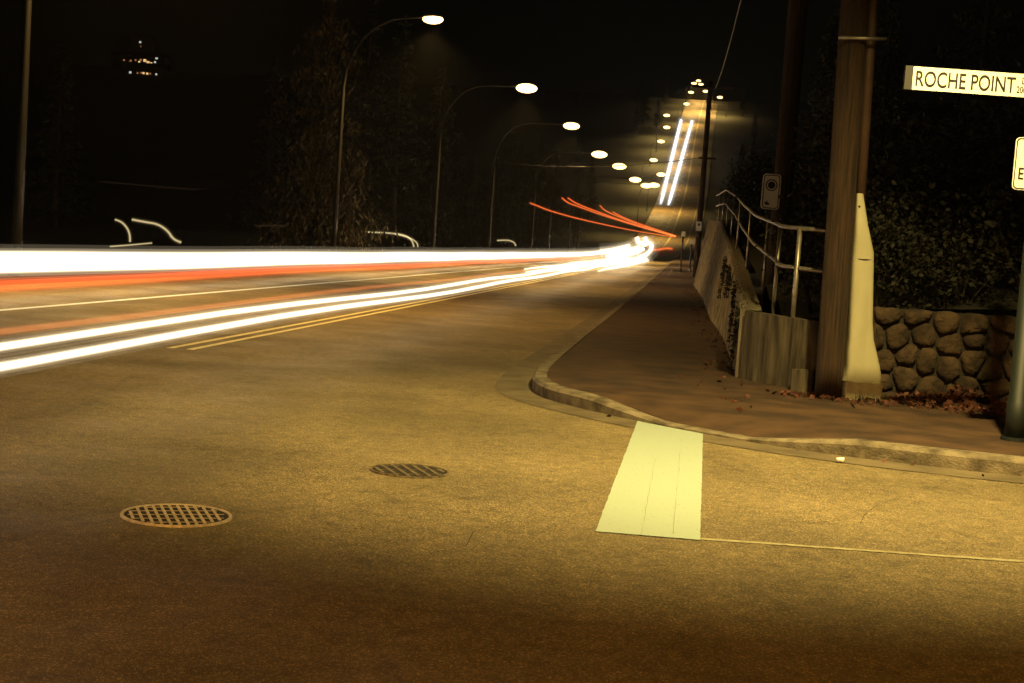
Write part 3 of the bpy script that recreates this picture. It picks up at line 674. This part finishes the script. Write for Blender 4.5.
# ================================================================= VEGETATION
def leafquad(bm, p, size, rnd, droop=0, asp=.5):
    a = Vector((rnd.gauss(0, 1), rnd.gauss(0, 1), rnd.gauss(0, .6)-droop)).normalized(); b = a.cross(Vector((rnd.gauss(0, 1), rnd.gauss(0, 1), rnd.gauss(0, 1)))).normalized()
    L = size*rnd.uniform(.6, 1.4); w_ = L*asp
    bm.faces.new([bm.verts.new(p-a*L*.5), bm.verts.new(p+b*w_*.5), bm.verts.new(p+a*L*.5), bm.verts.new(p-b*w_*.5)])
def conifer_meshes(seed, H, Rb, n, droop=.6, m='needle', size=.3, gap=.1):
    rnd = random.Random(seed); bt = bmesh.new(); tube(bt, [(0, 0, -.3), (0, 0, H*.5), (0, 0, H)], [H*.018, H*.011, .02], 8)
    bc = bmesh.new(); z = H*.08+.5
    while z < H*.98:
        k = 1-z/H; nb = rnd.randint(5, 8)
        for j in range(nb):
            if rnd.random() < gap: continue
            a = rnd.uniform(0, 6.28); L = Rb*(k**.8)*rnd.uniform(.55, 1.15)+.15; d = Vector((math.cos(a), math.sin(a), 0))
            tip = Vector((0, 0, z))+d*L+Vector((0, 0, -L*.25*droop*2))
            tube(bt, [(0, 0, z), Vector((0, 0, z))+d*L*.5+Vector((0, 0, .02*L)), tip], [.035*(k+.3), .02, .006], 4)
            m_ = int(n*L/Rb)+4
            for q in range(m_):
                f = rnd.uniform(.15, 1)**.8; p = Vector((0, 0, z)).lerp(tip, f)+Vector((rnd.gauss(0, .1*L), rnd.gauss(0, .1*L), -abs(rnd.gauss(0, .12))*L*droop))
                leafquad(bc, p, size, rnd, droop*1.6, .35)
        z += H*.028*rnd.uniform(.7, 1.3)
    def mk(name, bm, mm):
        me = bpy.data.meshes.new(name); bm.to_mesh(me); bm.free(); me.materials.append(mm); return me
    return mk('trunk', bt, MT['bark']), mk('crown', bc, MT[m])
def place_tree(name, meshes, loc, sc, rz, label, group):
    t = thing(name, loc, label, 'tree', group, rz); t.scale = (sc, sc, sc)
    for nm, me in zip(('trunk', 'crown'), meshes):
        o = bpy.data.objects.new(nm, me); C.objects.link(o); o.parent = t
    return t
cedar = conifer_meshes(11, 15.5, 4.6, 46, 1.3, 'cedar', .34, .12)
con = [conifer_meshes(21+i, 20, 4.2, 26, .6, 'needle', .5, .08) for i in range(3)]
cp_ = A(318, 235, 76)
place_tree('cedar_tree', cedar, (cp_.x, 76, 0), 1, 0, 'large drooping cedar faintly lit behind the nearest lit street lamp', 'trees')
rt = random.Random(5)
spots = []
for s in range(78, 330, 17):
    spots.append((s+rt.uniform(-5, 5), rt.uniform(-34, -23)))
for s in range(70, 360, 26):
    spots.append((s+rt.uniform(-8, 8), rt.uniform(-62, -42)))
for i, (s, o) in enumerate(spots):
    p = W(s, o); p.z = ground_z(s, o)
    if abs(p.x-cp_.x) < 6 and abs(p.y-76) < 9: continue
    # keep the gap through which the far houses show
    xx = 512+FPX*p.x/p.y
    if 85 < xx < 190 and p.y < 700: continue
    place_tree('conifer_tree', con[i % 3], p, rt.uniform(.6, 1.15), rt.uniform(0, 6), 'dark conifer in the unlit woods left of the main road', 'dark conifers left of the main road')
for i in range(26):
    s = rt.uniform(330, 680); o = rt.choice([rt.uniform(-60, -22), rt.uniform(9, 45)]); p = W(s, o); p.z = ground_z(s, o)
    place_tree('conifer_tree', con[i % 3], p, rt.uniform(.6, 1.0), rt.uniform(0, 6), 'dark conifer in the woods beside the hill road', 'dark conifers beside the hill road')
for i, (s, o, sc) in enumerate([(36, 13, .7), (44, 11, .6), (52, 10, .7), (62, 8, .6), (74, 7, .7), (88, 8, .75), (104, 9, .7), (125, 8, .7), (150, 10, .8), (180, 9, .75), (215, 10, .8), (255, 10, .75), (300, 11, .7), (27, 17, .7), (30, 24, .8)]):
    p = W(s, o); p.z = 1.5 if s < 75 else .0
    place_tree('conifer_tree', con[i % 3], p, sc, i*1.3, 'dark conifer on the right behind the retaining wall', 'dark conifers behind the right hand wall')
# shrubs on the bank
def shrub_mesh(seed, R, H, n, size):
    rnd = random.Random(seed); bc = bmesh.new(); bs = bmesh.new(); cl = []
    for _ in range(14):
        a = rnd.uniform(0, 6.28); r = R*math.sqrt(rnd.random())*.8; tip = Vector((r*math.cos(a), r*math.sin(a), H*rnd.uniform(.45, .95))); cl.append(tip)
        tube(bs, [(0, 0, -.1), tip*.5+Vector((0, 0, .1)), tip], [.02, .012, .005], 4)
    for _ in range(n):
        c = rnd.choice(cl); p = c+Vector((rnd.gauss(0, R*.2), rnd.gauss(0, R*.2), rnd.gauss(0, H*.14)))
        if p.z < .02: p.z = rnd.uniform(.02, .3)
        leafquad(bc, p, size, rnd, 0, .6)
    a = bpy.data.meshes.new('stems'); bs.to_mesh(a); bs.free(); a.materials.append(MT['bark'])
    b = bpy.data.meshes.new('foliage'); bc.to_mesh(b); bc.free(); b.materials.append(MT['leaf']); return a, b
shr = [shrub_mesh(i, .9, 1.7, 2600, .075) for i in range(3)]
k = 0
for (x, y, z, sc, lab) in [(4.35, 17.3, .9, .9, 'dark shrub directly right of the pale cable shield'), (5.35, 17.4, .95, 1.0, 'dark shrub above the middle of the stone wall'), (6.4, 17.3, .95, 1.05, 'dark shrub above the stone wall behind the green post'),
        (7.6, 17.4, .95, 1.0, 'dark shrub above the stone wall outside the right edge'), (4.6, 19.2, 1.3, 1.3, 'taller dark shrub behind the cable shield'), (5.9, 19.3, 1.4, 1.5, 'tallest dark shrub on the bank behind the stone wall'), (7.4, 19.6, 1.4, 1.5, 'tall dark shrub behind the right edge of the picture'),
        (3.95, 18.6, .95, .75, 'low dark shrub behind the railing beside the thick pole'), (5.6, 23.6, 1.4, .8, 'dark shrub at the foot of the pole behind the railing'), (5.9, 28.5, 1.6, 1.0, 'dark shrub further along behind the railing'), (6.3, 35, 2.0, 1.2, 'dark shrub behind the middle of the railing'), (7.6, 44, 2.5, 1.3, 'dark shrub behind the far half of the railing'), (8.8, 55, 2.9, 1.3, 'dark shrub near the far end of the railing')]:
    t = thing('shrub', (x, y, z-.1), lab, 'shrub', 'shrubs on the bank', k*1.1); t.scale = (sc, sc, sc)
    for nm, me in zip(('stems', 'foliage'), shr[k % 3]):
        o = bpy.data.objects.new(nm, me); C.objects.link(o); o.parent = t
    k += 1
# vine spilling down the ribbed wall
t = thing('climbing_vine', (0, 0, 0), 'dark vine spilling down the corner end of the ribbed wall', 'vine')
bm = bmesh.new(); bs = bmesh.new(); rnd = random.Random(9)
for j in range(26):
    s = 17.95+rnd.random()**1.5*12; p0 = W(s, .95 if s > 18.6 else .85); h = wtop(p0.y); L = rnd.uniform(.25, h-.1)*(1 if s < 24 else .6); p = Vector((p0.x-.05, p0.y, h+.02)); P_ = [p.copy()]
    for q in range(int(L/.08)):
        p = p+Vector((rnd.uniform(-.008, .0), rnd.uniform(-.05, .05), -.08)); P_.append(p.copy())
        for _ in range(7): leafquad(bm, p+Vector((rnd.uniform(-.05, 0), rnd.uniform(-.09, .09), rnd.uniform(-.05, .05))), .06, rnd, 0, .7)
    tube(bs, P_, .006, 4)
mesh_obj('leaves', bm, MT['leaf'], t); mesh_obj('stems', bs, MT['bark'], t)
# fallen leaves
bm = bmesh.new(); rnd = random.Random(4)
for _ in range(1500):
    g_ = rnd.random()
    if g_ < .75: x = rnd.gauss(5.1, .42); y = 16.15-abs(rnd.gauss(0, .42)); z = .16+max(0, .2-abs(x-5.1)*.22)*rnd.random()*max(0, 1-(16.15-y)*1.3)
    else: x = rnd.uniform(2.9, 9); y = 16.1-abs(rnd.gauss(0, .3)); z = .165
    if x < 3.9: y -= .1
    leafquad(bm, Vector((x, y, z+.01)), .075, rnd, 0, .65)
tag(mesh_obj('fallen_leaves', bm, MT['redleaf']), 'heap of reddish fallen leaves along the foot of the stone wall', kind='stuff')
bm = bmesh.new()
for _ in range(260):
    s = rnd.uniform(14, 60); p = W(s, .9-abs(rnd.gauss(0, .35))); leafquad(bm, Vector((p.x, p.y, .16)), .07, rnd, 0, .65)
for _ in range(60):
    p = KL[rnd.randrange(len(KL)-420, len(KL)-100)]; leafquad(bm, Vector((p.x, p.y-rnd.uniform(.03, .3), .015)), .05, rnd, 0, .65)
tag(mesh_obj('fallen_leaves', bm, MT['redleaf']), 'scattered single leaves on the sidewalk and in the gutter', kind='stuff')
# grass tufts at the pole foot
bm = bmesh.new()
for _ in range(90):
    x = rnd.uniform(3.85, 4.25); y = 15.78+rnd.uniform(-.06, .05); h = rnd.uniform(.05, .15); d = rnd.uniform(-.07, .07)
    bm.faces.new([bm.verts.new((x-.004, y, .14)), bm.verts.new((x+.004, y, .14)), bm.verts.new((x+d, y-.02, .14+h))])
tag(mesh_obj('grass', bm, MT['bark2']), 'thin grass blades at the foot of the pale cable shield', kind='stuff')
# litter: crushed cup in the gutter
c = A(841, 451, 11.75)
bm = bmesh.new(); tube(bm, [(-.03, 0, .028), (0, .005, .03), (.03, 0, .026)], [.016, .02, .024], 10)
o = mesh_obj('crushed_cup', bm, MT['paper'], smooth=True); o.location = (c.x, 11.75, 0); tag(o, 'small crushed white cup lying in the gutter', 'litter')

# ================================================================= FAR HOUSES on the dark slope
def house(px, py, D, wid, windows, label):
    p = A(px, py, D); s, o = SO(p.x, p.y); gz = ground_z(s, o)
    hgt = max(p.z-gz+2.0, 4)
    t = thing('house', (p.x, p.y, gz-1), label, 'house', 'houses on the dark slope')
    bm = bmesh.new(); box(bm, (0, 5, (hgt+1)/2), (wid, 9, hgt+1)); mesh_obj('wall', bm, MT['housewall'], t)
    bm = bmesh.new(); e = wid/2+.6; z0 = hgt+1; v = [bm.verts.new(q) for q in [(-e, -.1, z0), (e, -.1, z0), (e, 10.1, z0), (-e, 10.1, z0), (-e, 5, z0+2.6), (e, 5, z0+2.6)]]
    for f in ((0,1,5,4), (2,3,4,5), (0,4,3), (1,2,5), (0,3,2,1)): bm.faces.new([v[i] for i in f])
    mesh_obj('roof', bm, MT['roof'], t)
    for (wx, wy, m, sz) in windows:
        q = A(wx, wy, D); bm = bmesh.new(); box(bm, (q.x-p.x, .42, q.z-gz+1), (sz*1.1, .2, sz)); mesh_obj('window', bm, EM[m], t)
house(140, 42, 735, 11, [(140, 42, 'winw', .9), (140.5, 46.3, 'winr', .5)], 'solitary highest house with one cool lit window on the far left slope')
house(128, 60, 715, 16, [(123.8, 60, 'winr', .8), (130.5, 60.6, 'winr', .9)], 'dim house at the left end of the far row of lit windows')
house(142, 60.5, 715, 20, [(135.4, 60, 'winr', .8), (139, 61.8, 'win', .9), (140.5, 59.8, 'winr', 1.0), (144.6, 60.4, 'win', 1.3), (147.8, 62.4, 'win', 1.3)], 'brightest house in the middle of the far row of lit windows')
house(154, 61, 715, 11, [(151, 63.2, 'win', 1.0), (154.8, 62, 'winw', .9), (156.4, 58, 'winw', 1.1)], 'house at the right end of the far row of lit windows')
house(130, 72.3, 690, 8, [(130, 72.3, 'winw', 1.0)], 'small house with one cool window below the left end of the far row')
house(143, 73, 690, 16, [(137.3, 73, 'winr', .7), (141, 72.7, 'winr', .7), (143.3, 73, 'win', .9), (147, 73.5, 'win', .9), (150, 73.5, 'winr', .7)], 'house with a low line of warm windows below the brightest house')
house(156, 74.2, 690, 8, [(156, 74.2, 'winw', .8)], 'small house with one window at the lower right of the far lights')

# ================================================================= HAZE (thin night mist that glows round the lamps)
HAZE = .00022
if HAZE:
    bm = bmesh.new(); box(bm, (0, 900, 60), (5400, 5000, 124))
    m = bpy.data.materials.new('haze'); m.use_nodes = True; n = m.node_tree.nodes; n.clear()
    v = n.new('ShaderNodeVolumePrincipled'); v.inputs['Color'].default_value = (.85, .82, .78, 1); v.inputs['Density'].default_value = HAZE; v.inputs['Anisotropy'].default_value = .75
    o_ = n.new('ShaderNodeOutputMaterial'); m.node_tree.links.new(v.outputs[0], o_.inputs['Volume'])
    tag(mesh_obj('haze', bm, m), 'thin night mist', kind='stuff')
